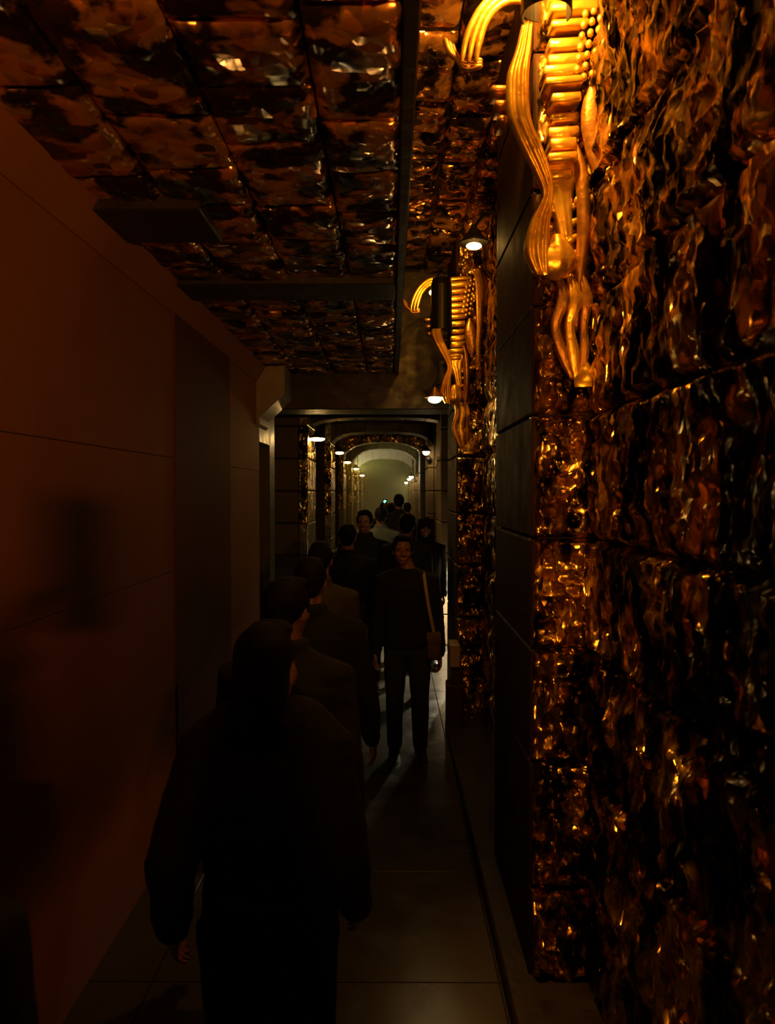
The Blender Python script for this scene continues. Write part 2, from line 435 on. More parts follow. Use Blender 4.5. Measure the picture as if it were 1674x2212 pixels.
arch(24.0, 24.6, 1.15, .75, 2.50, 3.15, M['vault'])

# step up in the floor half way down the aisle
slab('floor_step', -1.56, 1.2, 10.9, 38, 0, .14, M['floor'], parent=floor).name = 'step'

# ------------------------------------------------------------------ lamps
LAMP_SEQ = {}
def wall_lamp(label, bulb_at, mount, col, strength, group=None, dish=.13, bulb_r=(.05, .05, .03), dark_shade=False, hooded=False, bowl=False, deep=False):
    """dish lamp on a curved arm: mount is the point on the wall or pier"""
    b = Vector(bulb_at); m = Vector(mount)
    root = empty('wall_lamp', m, 0, label, 'lamp', group)
    r = b - m
    top = r + Vector((0, 0, .10))
    out = Vector((r.x, r.y, 0)).normalized()
    g = Geo().lathe([(0.001, 0), (.045, 0), (.05, .012), (.03, .022), (.001, .022)])
    rot = Vector((0, 0, 1)).rotation_difference(out).to_matrix()
    g.v = [tuple(rot @ Vector(p)) for p in g.v]
    g.build('back_plate', M['iron'], root)
    pts = []
    for i in range(13):
        t = i / 12
        p = r * t; p.z = top.z * t + .10 * math.sin(PI * t) * (1 if True else 0)
        pts.append(p)
    Geo().tube(pts, .009, 8).build('arm', M['iron'], root)
    if hooded:                                   # half shell, open towards the pier and downwards
        hg = Geo(); n = 18; v = []; f = []
        for (rad, z) in ((.012, .115), (.07, .105), (.085, .05), (.088, -.31), (.084, -.31), (.081, .05), (.066, .10), (.012, .11)):
            for k in range(n + 1):
                a = PI - .62 + (PI + 1.05) * k / n
                v.append((r.x + .048 + rad * math.cos(a), r.y - .022 + rad * math.sin(a), r.z + z))
        for j in range(7):
            for k in range(n): f.append((j * (n + 1) + k, j * (n + 1) + k + 1, (j + 1) * (n + 1) + k + 1, (j + 1) * (n + 1) + k))
        for k in (0, n): f.append(tuple(j * (n + 1) + k for j in range(8)))
        for k in range(7):                        # low skirt that closes the side towards the passage
            a0, a1 = R(97 + 11 * k), R(108 + 11 * k)
            q = [(r.x + .048 + rr * math.cos(a), r.y - .022 + rr * math.sin(a), r.z + z) for rr in (.088, .084) for a in (a0, a1) for z in (-.28, -.035)]
            hg.add(q, [(0, 2, 3, 1), (4, 5, 7, 6), (0, 1, 5, 4), (2, 6, 7, 3), (0, 4, 6, 2), (1, 3, 7, 5)])
        hg.add(v, f); hg.build('hood', M['iron'], root, smooth=False)
    if bowl:
        Geo().lathe([(.001, -.075), (.05, -.068), (.085, -.045), (.105, -.012), (.11, -.012), (.09, -.052), (.05, -.076), (.001, -.083)], tuple(r), 24).build('bowl', M['iron'], root)
    sh = None if hooded else Geo().lathe([(.018, .105), (.03, .09), (.05, .06), (dish * .8, .036 if dish > .06 else .055), (dish, .018 if dish > .06 else .05), (dish * .97, .014 if dish > .06 else .048), (dish * .76, .03 if dish > .06 else .054), (.035, .055), (.02, .07)], tuple(r), 24)
    if deep:
        sh = Geo().lathe([(.018, .105), (.05, .09), (.09, .05), (.10, -.035), (.097, -.035), (.085, .045), (.045, .08), (.02, .09)], tuple(r), 24)
    if sh: sh.build('shade', M['iron'] if dark_shade else M['brass'], root)
    Geo().lathe([(.001, .12), (.016, .12), (.02, .10), (.02, .04), (.001, .04)], tuple(r), 12).build('socket', M['iron'], root)
    key = (col, strength)
    if key not in LAMP_SEQ: LAMP_SEQ[key] = glow('lamp_glow', col, strength)
    Geo().ell(r, bulb_r, 12, 8).build('bulb', LAMP_SEQ[key], root)
    return root
wall_lamp('orange wall lamp highest in view, in front of the gilded carving on the nearest pier', (.49, 2.64, 4.05), (.57, 3.02, 4.12), ORANGE, E_PIER_ONE, hooded=True)
wall_lamp('orange wall lamp in front of the carving on the second right pier', (.36, 6.12, 3.72), (.50, 6.52, 3.84), ORANGE, E_PIER_TWO, hooded=True)
wall_lamp('shuttered amber lamp on the far side of the nearest pier', (.475, 4.3, 3.50), (.62, 4.06, 3.5), AMBER, 40.0, dish=.09, bulb_r=(.045, .03, .02), dark_shade=True)
wall_lamp('bright warm white dish lamp above the walking man, hung from the second right pier', (.375, 6.42, 2.885), (.57, 6.7, 2.86), WARM, E_WHITE, dish=.09, bulb_r=(.058, .05, .032))
wall_lamp('orange lamp on the right wall behind the photographer', (.50, -1.3, 2.185), (.82, -1.3, 2.25), (1.0, .36, .05), E_BEHIND, dish=.05, bowl=True)
for i, (y, x, z, nm) in enumerate(((10.0, -.985, 2.785, 'on the nearest of the left aisle piers'), (13.6, -.94, 2.79, 'on the second left aisle pier'), (17.1, -1.0, 2.755, 'on the third left aisle pier'),
                                   (20.6, -.97, 2.715, 'on the fourth left aisle pier'), (24.1, -.945, 2.61, 'on the farthest left aisle pier in view'))):
    wall_lamp('glowing amber dish lamp on a curved arm ' + nm, (x, y - .12, z), (-1.09, y + .12, z - .12), AMBER if i else (1.0, .6, .19), E_AISLE * (1.0 if i else 2.2), 'lamps along the left side of the aisle', dish=.12, bulb_r=(.1 if i == 0 else .075, .075, .026))
for (y, x, z, nm) in ((13.3, .62, 2.785, 'white dish lamp on the right aisle pier behind the hooded woman'), (20.4, .545, 2.49, 'upper of the three small far right lamps, by the pale arch'), (23.9, .575, 2.49, 'middle one of the three far right lamps'), (27.4, .55, 2.42, 'lowest and farthest of the right aisle lamps')):
    wall_lamp(nm, (x, y - .12, z), (.67, y + .12, z - .1), WARM, E_AISLE, 'lamps along the right side of the aisle', dish=.10, bulb_r=(.06, .06, .05))
wall_lamp('low white lamp on the wall of the right side bay behind the second pier', (1.0, 9.25, 1.25), (1.16, 9.25, 1.25), NEUTRAL, E_NICHE, dish=.10, deep=True)
wall_lamp('unseen pale lamp added in the side bay to light the pale arch', (-1.22, 21.75, 2.72), (-1.54, 21.75, 2.66), PALE, E_AISLE * 34, dish=.05, bowl=True)  # added uplight, out of sight, that brightens the arch soffit
wall_lamp('unseen pale lamp added behind the last right pier to light the haze', (1.0, 29.6, 2.5), (1.16, 29.6, 2.5), PALE, E_AISLE * 16, dish=.09)  # added lamp, hidden by the pier, that brightens the far haze

# ------------------------------------------------------------------ gilded carving at the head of the near right piers
def copy_tree(o, parent=None, off=(0, 0, 0)):
    c = o.copy(); COL.objects.link(c); c.parent = parent
    if parent is None: c.location = o.location + Vector(off)
    for ch in list(o.children): copy_tree(ch, c)
    return c
def ribbon(pts, w_, t, nx=6, flute=.012):
    """flat wavy band with flutes along its length; pts = (x, y, z), width along x"""
    g = Geo(); v = []; f = []
    prof = []
    for i in range(nx + 1):
        u = i / nx - .5
        prof.append((u * w_, -t - flute * math.cos(u * 2 * PI * 3) - t * (1 - (2 * u) ** 2)))
    prof += [(.5 * w_, 0), (-.5 * w_, 0)]
    n = len(prof)
    for k, p in enumerate(pts):
        s = p[3] if len(p) > 3 else 1.0
        for (a, b) in prof: v.append((p[0] + a * s, p[1] + b, p[2]))
    for k in range(len(pts) - 1):
        for i in range(n): f.append((k * n + i, k * n + (i + 1) % n, (k + 1) * n + (i + 1) % n, (k + 1) * n + i))
    f.append(tuple(range(n))); f.append(tuple((len(pts) - 1) * n + i for i in range(n))[::-1])
    return g.add(v, f)
def smooth_path(ctrl, n=24):
    ctrl = np.array(ctrl, float); out = []
    t = np.linspace(0, len(ctrl) - 1, n)
    for s in t:
        i = min(int(s), len(ctrl) - 2); u = s - i
        p0, p1, p2, p3 = ctrl[max(i - 1, 0)], ctrl[i], ctrl[i + 1], ctrl[min(i + 2, len(ctrl) - 1)]
        out.append(.5 * ((2 * p1) + (-p0 + p2) * u + (2 * p0 - 5 * p1 + 4 * p2 - p3) * u * u + (-p0 + 3 * p1 - 3 * p2 + p3) * u ** 3))
    return [tuple(q) for q in out]
def carving(label):
    root = empty('carved_relief', (.57, 3.0, 3.0), 0, label, 'carving')
    D = Vector((-.57, -3.0, -3.0))
    def put(g, name, mat):
        g.v = [tuple(Vector(p) + D) for p in g.v]; return g.build(name, mat, root)
    # stack of flat ribs up the face of the pier
    rnd = random.Random(3)
    zz = 4.02
    for i in range(15):
        h = .026 + rnd.random() * .02
        x0 = .60 + .012 * math.sin(i * .9) + rnd.random() * .02; x1 = .80 - .012 * i * .55 - rnd.random() * .025
        g = Geo().box(x0, x1, 2.915 - .03 * math.sin(i * 1.3), 3.03, zz - h, zz, .007)
        g.v = [(x, y, z + (x - .7) * .06) for x, y, z in g.v]
        put(g, 'rib', M['gilt']); zz -= h + .014 + rnd.random() * .008
    # pale plaques between ribs and the lower ladder
    put(ribbon(smooth_path([(.66, 2.96, 3.40, 1.3), (.67, 2.95, 3.34, 1.5), (.655, 2.95, 3.28, 1.1), (.67, 2.95, 3.20, .7), (.69, 2.96, 3.08, .5)]), .12, .012, 8, .004), 'plaque', M['gilt'])
    for i in range(6):
        z = 3.22 - i * .062
        g = Geo().box(.685 - .004 * i, .755 - .002 * i, 2.94, 3.02, z - .028, z, .007)
        g.v = [(x, y, q + (x - .7) * .35) for x, y, q in g.v]
        put(g, 'rung', M['gilt'])
    # the long wavy fluted band
    put(ribbon(smooth_path([(.515, 2.86, 3.86, .5), (.50, 2.86, 3.76, .7), (.478, 2.85, 3.65, 1.0), (.485, 2.85, 3.50, 1.05), (.535, 2.86, 3.39, 1.0), (.585, 2.88, 3.29, .75), (.60, 2.89, 3.22, .55), (.575, 2.9, 3.13, .9), (.565, 2.91, 3.02, 1.15), (.585, 2.92, 2.93, .6)], 40), .085, .014, 12, .008), 'wavy_band', M['gilt'])
    # curled horns reaching out to the left
    for k in range(3):
        o = k * .022
        put(Geo().tube(smooth_path([(.50 - o * .2, 2.84, 3.98 - o), (.42, 2.83, 3.965 - o), (.34 + o * .4, 2.82, 3.90 - o), (.285 + o, 2.82, 3.80 - o * .6), (.265 + o * 1.2, 2.82, 3.70)], 16), [.014] * 12 + [.012, .01, .008, .006], 8), 'horn', M['gilt'])
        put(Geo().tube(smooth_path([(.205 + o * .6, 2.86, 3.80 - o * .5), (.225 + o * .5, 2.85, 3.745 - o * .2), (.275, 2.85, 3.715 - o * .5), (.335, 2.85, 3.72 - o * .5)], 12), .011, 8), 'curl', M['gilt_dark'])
    for i in range(3):
        z = 3.66 - i * .062
        put(Geo().box(.385 + .012 * i, .45 - .002 * i, 2.9 - .01 * i, 3.0, z - .03, z, .008), 'shelf_rib', M['gilt_dark'])
    # strings of beads to the right of the ribs
    for s in range(3):
        for i in range(8):
            z = 3.99 - i * .042 - s * .012; x = .845 - .032 * s - .006 * i
            put(Geo().ell((x - .03, 2.9, z), (.013, .013, .016), 8, 6), 'bead', M['gilt'])
    # long leaf blades down the right side
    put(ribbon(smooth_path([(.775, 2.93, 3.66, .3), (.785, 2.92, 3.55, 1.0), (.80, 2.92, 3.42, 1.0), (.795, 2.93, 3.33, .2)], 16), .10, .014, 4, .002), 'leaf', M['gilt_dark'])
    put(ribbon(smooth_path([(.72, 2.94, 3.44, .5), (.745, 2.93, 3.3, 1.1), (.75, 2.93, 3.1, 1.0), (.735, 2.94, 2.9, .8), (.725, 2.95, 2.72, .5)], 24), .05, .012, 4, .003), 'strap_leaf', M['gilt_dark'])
    # crossbar and fluted bulb
    g = Geo().box(.715, .865, 2.92, 3.0, 3.222, 3.252, .006); g.v = [(x, y, z + (x - .79) * .16) for x, y, z in g.v]; put(g, 'crossbar', M['gilt'])
    g = Geo().lathe([(.001, .10), (.03, .09), (.05, .06), (.085, .0), (.075, -.04), (.04, -.075), (.001, -.085)], (0, 0, 0), 28)
    g.v = [((x * (1 + .09 * math.cos(9 * math.atan2(y, x)))) + .645, y * .55 * (1 + .09 * math.cos(9 * math.atan2(y, x))) + 2.93, z + 3.0) for x, y, z in g.v]
    put(g, 'fluted_bulb', M['gilt'])
    # drapery that tapers to a spearhead
    for j, (xx, s) in enumerate(((.655, .9), (.70, 1.0), (.745, .8))):
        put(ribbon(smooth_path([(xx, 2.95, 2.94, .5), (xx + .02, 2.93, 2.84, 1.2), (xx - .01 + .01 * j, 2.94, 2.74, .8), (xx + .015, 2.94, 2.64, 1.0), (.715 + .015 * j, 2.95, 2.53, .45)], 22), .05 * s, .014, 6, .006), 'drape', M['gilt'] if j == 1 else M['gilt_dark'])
    put(ribbon([(.76, 2.95, 2.62, .12), (.765, 2.93, 2.57, .5), (.77, 2.92, 2.525, 1.0), (.77, 2.93, 2.50, .9)], .11, .012, 4, .003), 'spearhead', M['gilt'])
    # brown side panel on the inner corner
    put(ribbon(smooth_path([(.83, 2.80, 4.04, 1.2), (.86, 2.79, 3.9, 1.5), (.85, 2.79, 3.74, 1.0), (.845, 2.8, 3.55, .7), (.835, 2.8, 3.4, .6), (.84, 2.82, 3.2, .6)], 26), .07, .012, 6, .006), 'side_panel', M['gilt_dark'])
    return root
c1 = carving('gilded carved relief with ribs, beads and a wavy band on the nearest right pier')
c2 = copy_tree(c1, None, (0, 3.5, -.08)); c2['label'] = 'small lit gilded relief on the second right pier, behind the nearest one'
c2.location.x -= .10

# ------------------------------------------------------------------ ledge pieces at the foot of the second pier
lg = empty('pier_plinth', (.5, 6.4, 0), 0, 'stepped plinth with a wooden cap at the foot of the second right pier', 'plinth')
Geo().box(-.02, .12, -.1, .12, 0, .43, .012).build('lower_block', M['dark_stone'], lg, smooth=False)
Geo().box(.02, .12, -.06, .12, .43, .58, .01).build('neck_block', M['dark_stone'], lg, smooth=False)
Geo().box(.0, .09, -.10, .14, .58, .78, .01).build('cap', M['wood'], lg, smooth=False)
bx = empty('stone_bench', (.86, 12.6, .14), 0, 'low pale block standing in the lit side bay on the right', 'bench')
Geo().box(-.1, .25, -.3, .3, 0, .34, .015).build('bench_body', M['tan_stone'], bx, smooth=False)
Geo().box(-.13, .28, -.33, .33, .34, .40, .012).build('bench_top', M['vault'], bx, smooth=False)

# ------------------------------------------------------------------ people
REMESH = []
def queue(name, g, mat, parent, voxel, smooth=4, wob=0.0, seed=0):
    o = g.build(name, mat, parent)
    md = o.modifiers.new('r', 'REMESH'); md.mode = 'VOXEL'; md.voxel_size = voxel; md.use_smooth_shade = True
    if smooth:
        ms = o.modifiers.new('s', 'SMOOTH'); ms.iterations = smooth; ms.factor = .5
    REMESH.append((o, wob, seed)); return o

def hand(g, wrist, d, side, H, curl=.45, palm_in=Vector((1, 0, 0))):
    """palm and five fingers beyond the wrist; d = forearm direction, palm_in = towards the thigh"""
    d = d.normalized(); n = (palm_in - d * palm_in.dot(d)).normalized()     # palm normal
    s = d.cross(n).normalized()                                           # across the palm
    if s.y < 0: s = -s                                                    # thumb side points forward
    k = H / 1.75
    pc = wrist + d * .045 * k
    rot = Matrix((s, n, d)).transposed()
    g.ell(pc, (.040 * k, .016 * k, .052 * k), 12, 8, rot)
    for j, (off, ln, r_) in enumerate(((.030, .068, .0088), (.010, .076, .0092), (-.011, .070, .0088), (-.030, .055, .0078))):
        b = wrist + d * (.082 - abs(off) * .25) * k + s * off * 1.02 * k
        fan = s * off * .35
        c1 = curl * (.8 + .15 * j)
        d1 = (d * math.cos(c1 * .5) + n * math.sin(c1 * .5) + fan).normalized()
        d2 = (d * math.cos(c1 * 1.2) + n * math.sin(c1 * 1.2) + fan).normalized()
        d3 = (d * math.cos(c1 * 1.9) + n * math.sin(c1 * 1.9) + fan).normalized()
        p1 = b + d1 * ln * .45 * k; p2 = p1 + d2 * ln * .33 * k; p3 = p2 + d3 * ln * .22 * k
        g.tube([b - d * .02 * k, b, p1, p2, p3], [r_ * k * 1.05, r_ * k * 1.05, r_ * k, r_ * .9 * k, r_ * .78 * k], 8)
    t0 = wrist + d * .022 * k + s * .030 * k
    t1 = t0 + (d * .65 + s * .6 + n * .35).normalized() * .036 * k
    t2 = t1 + (d * .9 + s * .2 + n * .35).normalized() * .034 * k
    g.tube([t0 - s * .015 * k, t0, t1, t2], [.013 * k, .0125 * k, .0105 * k, .008 * k], 8)

def person(label, x, y, H=1.75, face=0.0, z=0.0, arms=((6, -12, 22), (6, 12, 22)), legs=((14, 4), (-12, 16)), hair='short',
           coat='black', trousers='black', hem=.50, detail=0, head_turn=0.0, collar=True, wide=1.0, shoes='shoe', head_dx=0.0, shrug=0.0, coat_kind='jacket', sleeve_mat=None, seed=0, group='people walking along the corridor'):
    """face 0 = walking away from the camera, 180 = coming towards it. arms: (abduct, swing, elbow) in degrees for left, right; legs: (thigh swing, knee)"""
    root = empty('person', (x, y, z), R(face), label, 'person', group)
    vb, vc = ((.0052, .008), (.007, .010), (.009, .014))[2 - detail] if False else {2: (.0052, .008), 1: (.0075, .011), 0: (.0105, .016)}[detail]
    h = H
    g = Geo(); jk = Geo(); tr = Geo()
    # torso
    W = wide
    g.loft([(.47 * h, 0, 0, .06 * h, .045 * h), (.50 * h, 0, 0, .088 * h, .058 * h), (.58 * h, 0, 0, .076 * h, .05 * h), (.72 * h, 0, .002 * h, .092 * h, .06 * h), (.79 * h, 0, 0, .098 * h, .05 * h), (.825 * h, 0, 0, .07 * h, .042 * h), (.845 * h, 0, 0, .038 * h, .036 * h)])
    g.tube([(0, -.006 * h, .80 * h), (0, -.004 * h, .85 * h), (head_dx, .002 * h, .905 * h)], [.04 * h, .033 * h, .032 * h], 14)
    # head
    T = Matrix.Rotation(R(head_turn), 3, 'Z')
    hd = Geo(); hr = Geo()
    hd.ell((0, -.004 * h, .944 * h), (.0425 * h, .053 * h, .054 * h), 18, 14)
    hd.ell((0, .014 * h, .912 * h), (.035 * h, .037 * h, .046 * h), 16, 12)
    hd.ell((0, .035 * h, .880 * h), (.018 * h, .013 * h, .012 * h))
    hd.tube([(-.024 * h, .038 * h, .943 * h), (0, .046 * h, .944 * h), (.024 * h, .038 * h, .943 * h)], .0065 * h, 8)
    hd.tube([(0, .046 * h, .938 * h), (0, .055 * h, .922 * h), (0, .058 * h, .914 * h)], [.005 * h, .0065 * h, .0085 * h], 8)
    for s in (-1, 1):
        hd.ell((s * .0425 * h, -.002 * h, .925 * h), (.005 * h, .012 * h, .018 * h), 8, 6)
        hd.ell((s * .024 * h, .034 * h, .915 * h), (.013 * h, .012 * h, .012 * h), 8, 6)
        hd.ell((s * .007 * h, .055 * h, .912 * h), (.006 * h, .006 * h, .005 * h), 8, 6)
    hd.ell((0, .046 * h, .897 * h), (.015 * h, .006 * h, .004 * h), 10, 6)
    hd.ell((0, .045 * h, .890 * h), (.013 * h, .006 * h, .0045 * h), 10, 6)
    hd.v = [tuple(T @ Vector(p) + Vector((head_dx, 0, 0))) for p in hd.v]; g.add(hd.v, hd.f)
    # hair
    if hair == 'short':
        hr.ell((0, -.010 * h, .950 * h), (.0465 * h, .054 * h, .052 * h), 18, 14)
        hr.ell((0, .024 * h, .984 * h), (.037 * h, .027 * h, .017 * h), 14, 10)
        hr.ell((0, -.038 * h, .915 * h), (.033 * h, .022 * h, .026 * h), 14, 10)
        for s in (-1, 1): hr.ell((s * .041 * h, .010 * h, .945 * h), (.006 * h, .014 * h, .022 * h), 10, 8)
    elif hair == 'long':
        hr.ell((0, -.010 * h, .950 * h), (.0455 * h, .056 * h, .052 * h), 18, 14)
        hr.ell((0, .018 * h, .987 * h), (.036 * h, .026 * h, .015 * h), 14, 10)
        hr.loft([(.82 * h, -.01 * h, -.034 * h, .050 * h, .030 * h), (.85 * h, -.008 * h, -.032 * h, .046 * h, .034 * h), (.88 * h, -.004 * h, -.028 * h, .043 * h, .038 * h), (.92 * h, 0, -.020 * h, .0435 * h, .044 * h), (.95 * h, 0, -.014 * h, .0445 * h, .05 * h)], 18)
        hr.tube([(-.036 * h, .012 * h, .96 * h), (-.040 * h, .004 * h, .90 * h), (-.048 * h, .002 * h, .84 * h)], [.012 * h, .014 * h, .014 * h], 10)
    elif hair == 'hood':
        hr.ell((0, -.010 * h, .950 * h), (.056 * h, .062 * h, .060 * h), 18, 14)
        hr.loft([(.80 * h, 0, -.018 * h, .085 * h, .055 * h), (.84 * h, 0, -.020 * h, .072 * h, .052 * h), (.88 * h, 0, -.020 * h, .060 * h, .05 * h), (.93 * h, 0, -.014 * h, .057 * h, .056 * h)], 18)
        for s in (-1, 1): hr.tube([(s * .040 * h, .030 * h, .985 * h), (s * .050 * h, .030 * h, .94 * h), (s * .050 * h, .026 * h, .88 * h), (s * .042 * h, .028 * h, .83 * h)], [.012 * h, .013 * h, .014 * h, .016 * h], 10)
    hr.v = [tuple(T @ Vector(p) + Vector((head_dx, 0, 0))) for p in hr.v]
    # coat
    j = coat_kind
    hemr = 1.0 if hem > .48 else 1.06
    jk.loft([(hem * h, 0, 0, .112 * h * W * hemr, .076 * h * hemr), ((hem + .05) * h, 0, 0, .11 * h * W, .078 * h), (.60 * h, 0, 0, .104 * h * W, .07 * h), (.70 * h, 0, 0, .114 * h * W, .076 * h), (.77 * h, 0, -.002 * h, .122 * h * W, .07 * h), (.806 * h, 0, -.004 * h, .108 * h * W, .058 * h), (.832 * h, 0, -.004 * h, .070 * h * W, .05 * h), (.85 * h, 0, -.004 * h, .048 * h, .044 * h)])
    if collar:
        jk.loft([(.825 * h, 0, -.006 * h, .054 * h, .05 * h), (.855 * h, 0, -.008 * h, .046 * h, .046 * h), (.872 * h, 0, -.012 * h, .045 * h, .042 * h)])
    wrists = []
    for si, s in enumerate((-1, 1)):
        ab, sw, el = arms[si]
        S = Vector((s * .103 * h * W, -.004 * h, (.790 + shrug) * h))
        def dirv(a, f): return Vector((s * math.sin(R(a)) * math.cos(R(0)), math.sin(R(f)) * math.cos(R(a)), -math.cos(R(f)) * math.cos(R(a))))
        u = dirv(ab, sw); E = S + u * .170 * h
        fdir = dirv(ab * .5, sw + el); Wp = E + fdir * .150 * h
        g.tube([Vector((s * .07 * h, 0, .805 * h)), S, S.lerp(E, .5), E, E.lerp(Wp, .35), Wp], [.03 * h, .031 * h, .027 * h, .022 * h, .023 * h, .0155 * h], 12)
        hand(g, Wp, fdir, s, h, .5, Vector((-s, .25, 0)))
        jk.tube([Vector((s * .05 * h, -.004 * h, (.803 + 2 * shrug) * h)), S, S.lerp(E, .55), E, E.lerp(Wp, .4), Wp - fdir * .004 * h], [.042 * h, .045 * h, .039 * h, .035 * h, .034 * h, .028 * h], 14)
        wrists.append((Wp, fdir, S, E))
    # legs
    soles = []
    shg = []
    for si, s in enumerate((-1, 1)):
        fl, kn = legs[si]
        Hp = Vector((s * .050 * h, 0, .515 * h))
        td = Vector((s * .03, math.sin(R(fl)), -math.cos(R(fl)))).normalized()
        K = Hp + td * .238 * h
        sd = Vector((0, math.sin(R(fl - kn)), -math.cos(R(fl - kn)))).normalized()
        A = K + sd * .236 * h
        g.tube([Hp, Hp.lerp(K, .5), K, K.lerp(A, .3), A], [.05 * h, .042 * h, .031 * h, .032 * h, .02 * h], 12)
        tr.tube([Hp + Vector((0, 0, .02 * h)), Hp.lerp(K, .45), K, K.lerp(A, .35), A - sd * .01 * h], [.060 * h, .053 * h, .040 * h, .039 * h, .032 * h], 14)
        pitch = R(fl - kn) * .9
        fd = Vector((s * .12, math.cos(pitch), math.sin(pitch) if pitch < 0 else math.sin(pitch) * .5)).normalized()
        dn = Vector((0, 0, -1)) - fd * fd.dot(Vector((0, 0, -1))); dn.normalize()
        heel = A + dn * .022 * h - fd * .022 * h; toe = A + dn * .026 * h + fd * .092 * h
        g.tube([A, A + dn * .012 * h, heel.lerp(toe, .4), toe - fd * .012 * h], [.02 * h, .02 * h, .019 * h, .014 * h], 10)
        shg.append((A, heel, toe, fd, dn, s))
        soles += [heel.z - .019 * h, toe.z - .017 * h]
    tr.loft([(.455 * h, 0, 0, .07 * h, .055 * h), (.49 * h, 0, -.003 * h, .1 * h, .068 * h), (.54 * h, 0, 0, .098 * h, .064 * h), (.59 * h, 0, 0, .086 * h, .058 * h)])
    drop = min(soles)
    root.location.z = z - drop
    body = queue('body', g, M['skin'], root, vb, 3)
    if hair: queue('hood' if hair == 'hood' else 'hair', hr, M[coat] if hair == 'hood' else M['hair'], root, vb * 1.3, 3, .003, seed)
    queue(coat_kind, jk, M[coat], root, vc, 5, .006, seed + 1)
    queue('trousers', tr, M[trousers], root, vc, 4, .004, seed + 2)
    for (A, heel, toe, fd, dn, s) in shg:
        sg = Geo().tube([A - dn * .012 * h, A + dn * .008 * h, A + dn * .016 * h + fd * .02 * h], [.026 * h, .026 * h, .026 * h], 12)
        sg.tube([heel, heel.lerp(toe, .45), toe - fd * .012 * h], [.023 * h, .025 * h, .021 * h], 12)
        so = queue('shoe', sg, M[shoes], root, max(vc * .7, .006), 3)
        sl = Geo(); ring = []
        for kx in range(16):
            a = 2 * PI * kx / 16
            c = heel.lerp(toe, .48) + dn * .014 * h
            sidev = fd.cross(dn)
            ring.append(c + fd * math.cos(a) * .082 * h + sidev * math.sin(a) * .026 * h)
        sl.add(ring + [p + dn * .008 * h for p in ring], [tuple(range(16)), tuple(range(31, 15, -1))] + [(i, 16 + i, 16 + (i + 1) % 16, (i + 1) % 16) for i in range(16)])
        sl.build('sole', M['sole'], so, smooth=False)
    if 90 < abs(face) < 270:
        for s in (-1, 1):
            eg = Geo().ell(T @ Vector((s * .0165 * h, .0405 * h, .934 * h)) + Vector((head_dx, 0, 0)), (.0062 * h, .0062 * h, .0048 * h), 10, 8)
            eg.build('eye', M['eye'], root)
        lg_ = Geo().ell((0, .0495 * h, .8935 * h), (.0125 * h, .004 * h, .005 * h), 12, 8); lg_.v = [tuple(T @ Vector(p) + Vector((head_dx, 0, 0))) for p in lg_.v]
        lg_.build('lips', M['lips'], root)
    root['hand_l'] = [float(q) for q in wrists[0][0] + wrists[0][1] * .08 * h]
    return root, wrists

person('person with long dark hair in a black jacket, nearest figure seen from behind', -.325, 1.92, 1.728, 0, arms=((13, -18, 46), (9, -8, 48)), legs=((12, 4), (-8, 14)), hair='long', coat='black', trousers='black', hem=.555, detail=2, head_turn=-14, wide=.90, shrug=.022, seed=1)
person('dark-haired person right in front of the nearest walker, seen from behind', -.385, 2.72, 1.755, 0, arms=((8, 10, 20), (8, -6, 18)), legs=((-10, 12), (12, 4)), hair='short', coat='charcoal', trousers='black', detail=1, head_turn=-18, seed=5)
person('person in a long dark coat with one arm hanging, third in the line walking away', -.40, 3.65, 1.745, 0, arms=((8, 8, 15), (14, -4, 12)), legs=((10, 4), (-10, 12)), hair='short', coat='black', trousers='black', hem=.44, detail=1, wide=1.12, seed=9)
person('person in an olive jacket with only head and right shoulder showing in the line', -.46, 4.78, 1.75, 0, legs=((-10, 12), (12, 4)), hair='short', coat='olive', trousers='black', detail=1, seed=13)
person('broad person in a black jacket with short dark hair before the left aisle piers', -.40, 6.75, 1.78, 0, arms=((8, 6, 15), (10, -6, 15)), legs=((12, 4), (-12, 12)), coat='black', trousers='brown', detail=1, wide=1.15, seed=17)
person('person in a grey jacket almost hidden behind the broad black jacket', -.56, 8.75, 1.66, 0, coat='grey', trousers='charcoal', detail=0, seed=21)
person('tall man in a dark jacket walking towards the camera left of the woman', -.285, 7.9, 1.885, 180, coat='charcoal', trousers='charcoal', detail=1, head_turn=-8, wide=1.05, seed=25)
man, mw = person('man in a dark sweater and slim trousers walking towards the camera in mid corridor', .127, 5.8, 1.75, 180, arms=((9, 2, 8), (9, -2, 8)), legs=((5, 3), (1, 1)), coat='black', trousers='navy', hem=.50, detail=2, head_turn=4, head_dx=.04, collar=False, coat_kind='sweater', seed=29)
person('person with thick dark hair seen from behind over the shoulder of the walking man', .16, 7.75, 1.85, 0, coat='charcoal', trousers='charcoal', detail=1, seed=33)
person('woman in a dark hooded coat facing the camera on the right', .405, 8.9, 1.765, 180, coat='black', trousers='black', hair='hood', hem=.42, detail=1, head_turn=6, coat_kind='coat', seed=37)
person('far person in a pale teal jacket in the middle of the crowd', -.15, 10.4, 1.86, 0, coat='teal', trousers='charcoal', wide=1.1, seed=41)
person('far person left of the green light, seen from behind', -.14, 13.9, 1.74, 0, z=.14, coat='charcoal', trousers='charcoal', seed=45)
person('far person directly below the green light', .0, 12.9, 1.745, 0, z=.14, coat='olive', trousers='charcoal', seed=49)
tall, tw = person('tallest far person raising a phone with a green light', .125, 12.2, 1.9, 0, z=.14, arms=((4, 70, 85), (6, 6, 15)), coat='charcoal', trousers='charcoal', seed=53)
person('far person right of the tallest one, in a grey jacket', .32, 14.9, 1.72, 0, z=.14, coat='grey', trousers='charcoal', seed=57)
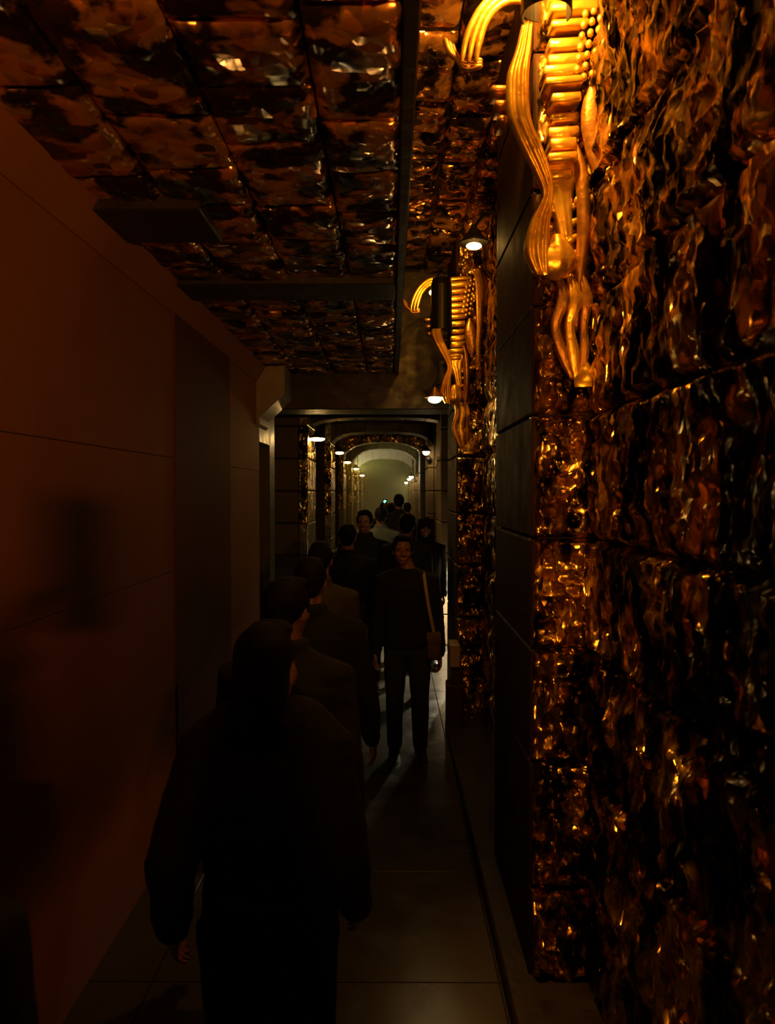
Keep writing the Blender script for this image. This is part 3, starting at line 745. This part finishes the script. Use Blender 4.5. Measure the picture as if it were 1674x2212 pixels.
pg, pgw = person('person just behind the camera holding a phone up in both hands, seen by the shadow', .0, -.36, 1.9, 0, arms=((-6, 112, 50), (-6, 112, 50)), coat='charcoal', trousers='charcoal', seed=65, group=None)
person('person at the bottom left corner with only a dark shoulder in the picture', -.76, .98, 1.84, 0, coat='black', trousers='black', detail=1, arms=((12, 0, 20), (8, 0, 15)), legs=((6, 3), (-4, 6)), seed=61)

# bake the bodies and clothes in one go
bpy.context.view_layer.update()
dg = bpy.context.evaluated_depsgraph_get()
baked = [(o, bpy.data.meshes.new_from_object(o.evaluated_get(dg)), wob, sd) for (o, wob, sd) in REMESH]
for (o, me, wob, sd) in baked:
    mats = list(o.data.materials)
    o.modifiers.clear(); o.data = me
    if not me.materials:
        for q in mats: me.materials.append(q)
    if wob:
        n = len(me.vertices); co = np.empty(n * 3); me.vertices.foreach_get('co', co); co = co.reshape(-1, 3)
        no = np.empty(n * 3); me.vertices.foreach_get('normal', no); no = no.reshape(-1, 3)
        d = vnoise(co * np.array((9, 9, 6)) + sd, sd) * wob + (1 - 2 * np.abs(vnoise(co * np.array((14, 14, 24)) + sd, sd + 5))) * wob * .5
        me.vertices.foreach_set('co', (co + no * d[:, None]).ravel()); me.update()
    me.polygons.foreach_set('use_smooth', [True] * len(me.polygons))

# shoulder bag worn by the walking man: strap over his left shoulder, bag at his hip
def man_world(p):
    p = Vector(p); return Vector((.127 - p.x, 5.8 - p.y, p.z + man.location.z))
bag = empty('shoulder_bag', man_world((-.2, .12, .98)), 0, 'small dark shoulder bag on a tan strap worn by the walking man', 'bag')
def bl(p): return man_world(p) - bag.location
st = ribbon([], .03, .003) if False else Geo()
path = smooth_path([(-.125, -.09, 1.40), (-.125, -.02, 1.455), (-.128, .06, 1.43), (-.14, .135, 1.33), (-.16, .15, 1.2), (-.185, .14, 1.08), (-.2, .125, 1.0)], 20)
st.tube([bl(p) for p in path], .014, 8, True, ((0, 1, 0), .35))
st.build('strap', M['strap'], bag)
bg = Geo().box(-.055, .055, -.035, .035, -.19, .02, .018); bg.build('bag_body', M['plaid'], bag)
Geo().box(-.057, .057, -.042, .038, -.07, .024, .012).build('flap', M['plaid'], bag)

sp = empty('camera_phone', (0, -.07, EYE), 0, 'dark phone held up behind the camera', 'phone')
Geo().box(-.04, .04, -.008, .0, -.085, .07, .003).build('case', M['iron'], sp, smooth=False)
# the phone with the green light in the raised hand
pw, pd_, _, _ = tw[0]
ph = empty('phone', tall.location + pw + pd_ * .10, 0, 'small phone glowing green above the far crowd', 'phone')
Geo().box(-.037, .037, -.006, .006, -.07, .07, .004).build('case', M['iron'], ph, smooth=False)
Geo().ell((0, -.012, .03), (.026, .006, .026), 14, 8).build('green_light', glow('green_glow', (.12, 1.0, .55), 3.0), ph)

# ------------------------------------------------------------------ haze in the far aisle
hz = bpy.data.materials.new('aisle_haze'); hz.use_nodes = True
nt = hz.node_tree; nt.nodes.remove(nt.nodes['Principled BSDF'])
vs = nt.nodes.new('ShaderNodeVolumeScatter'); vs.inputs['Color'].default_value = (.95, .93, .30, 1); vs.inputs['Density'].default_value = HAZE; vs.inputs['Anisotropy'].default_value = .2
nt.links.new(vs.outputs[0], nt.nodes['Material Output'].inputs['Volume'])
ho = Geo().box(-1.07, .65, 14.2, 37.9, .15, 3.4).build('haze', hz, None, smooth=False)
tag(ho, 'thin olive haze hanging in the far end of the aisle', 'haze', None, 'stuff')
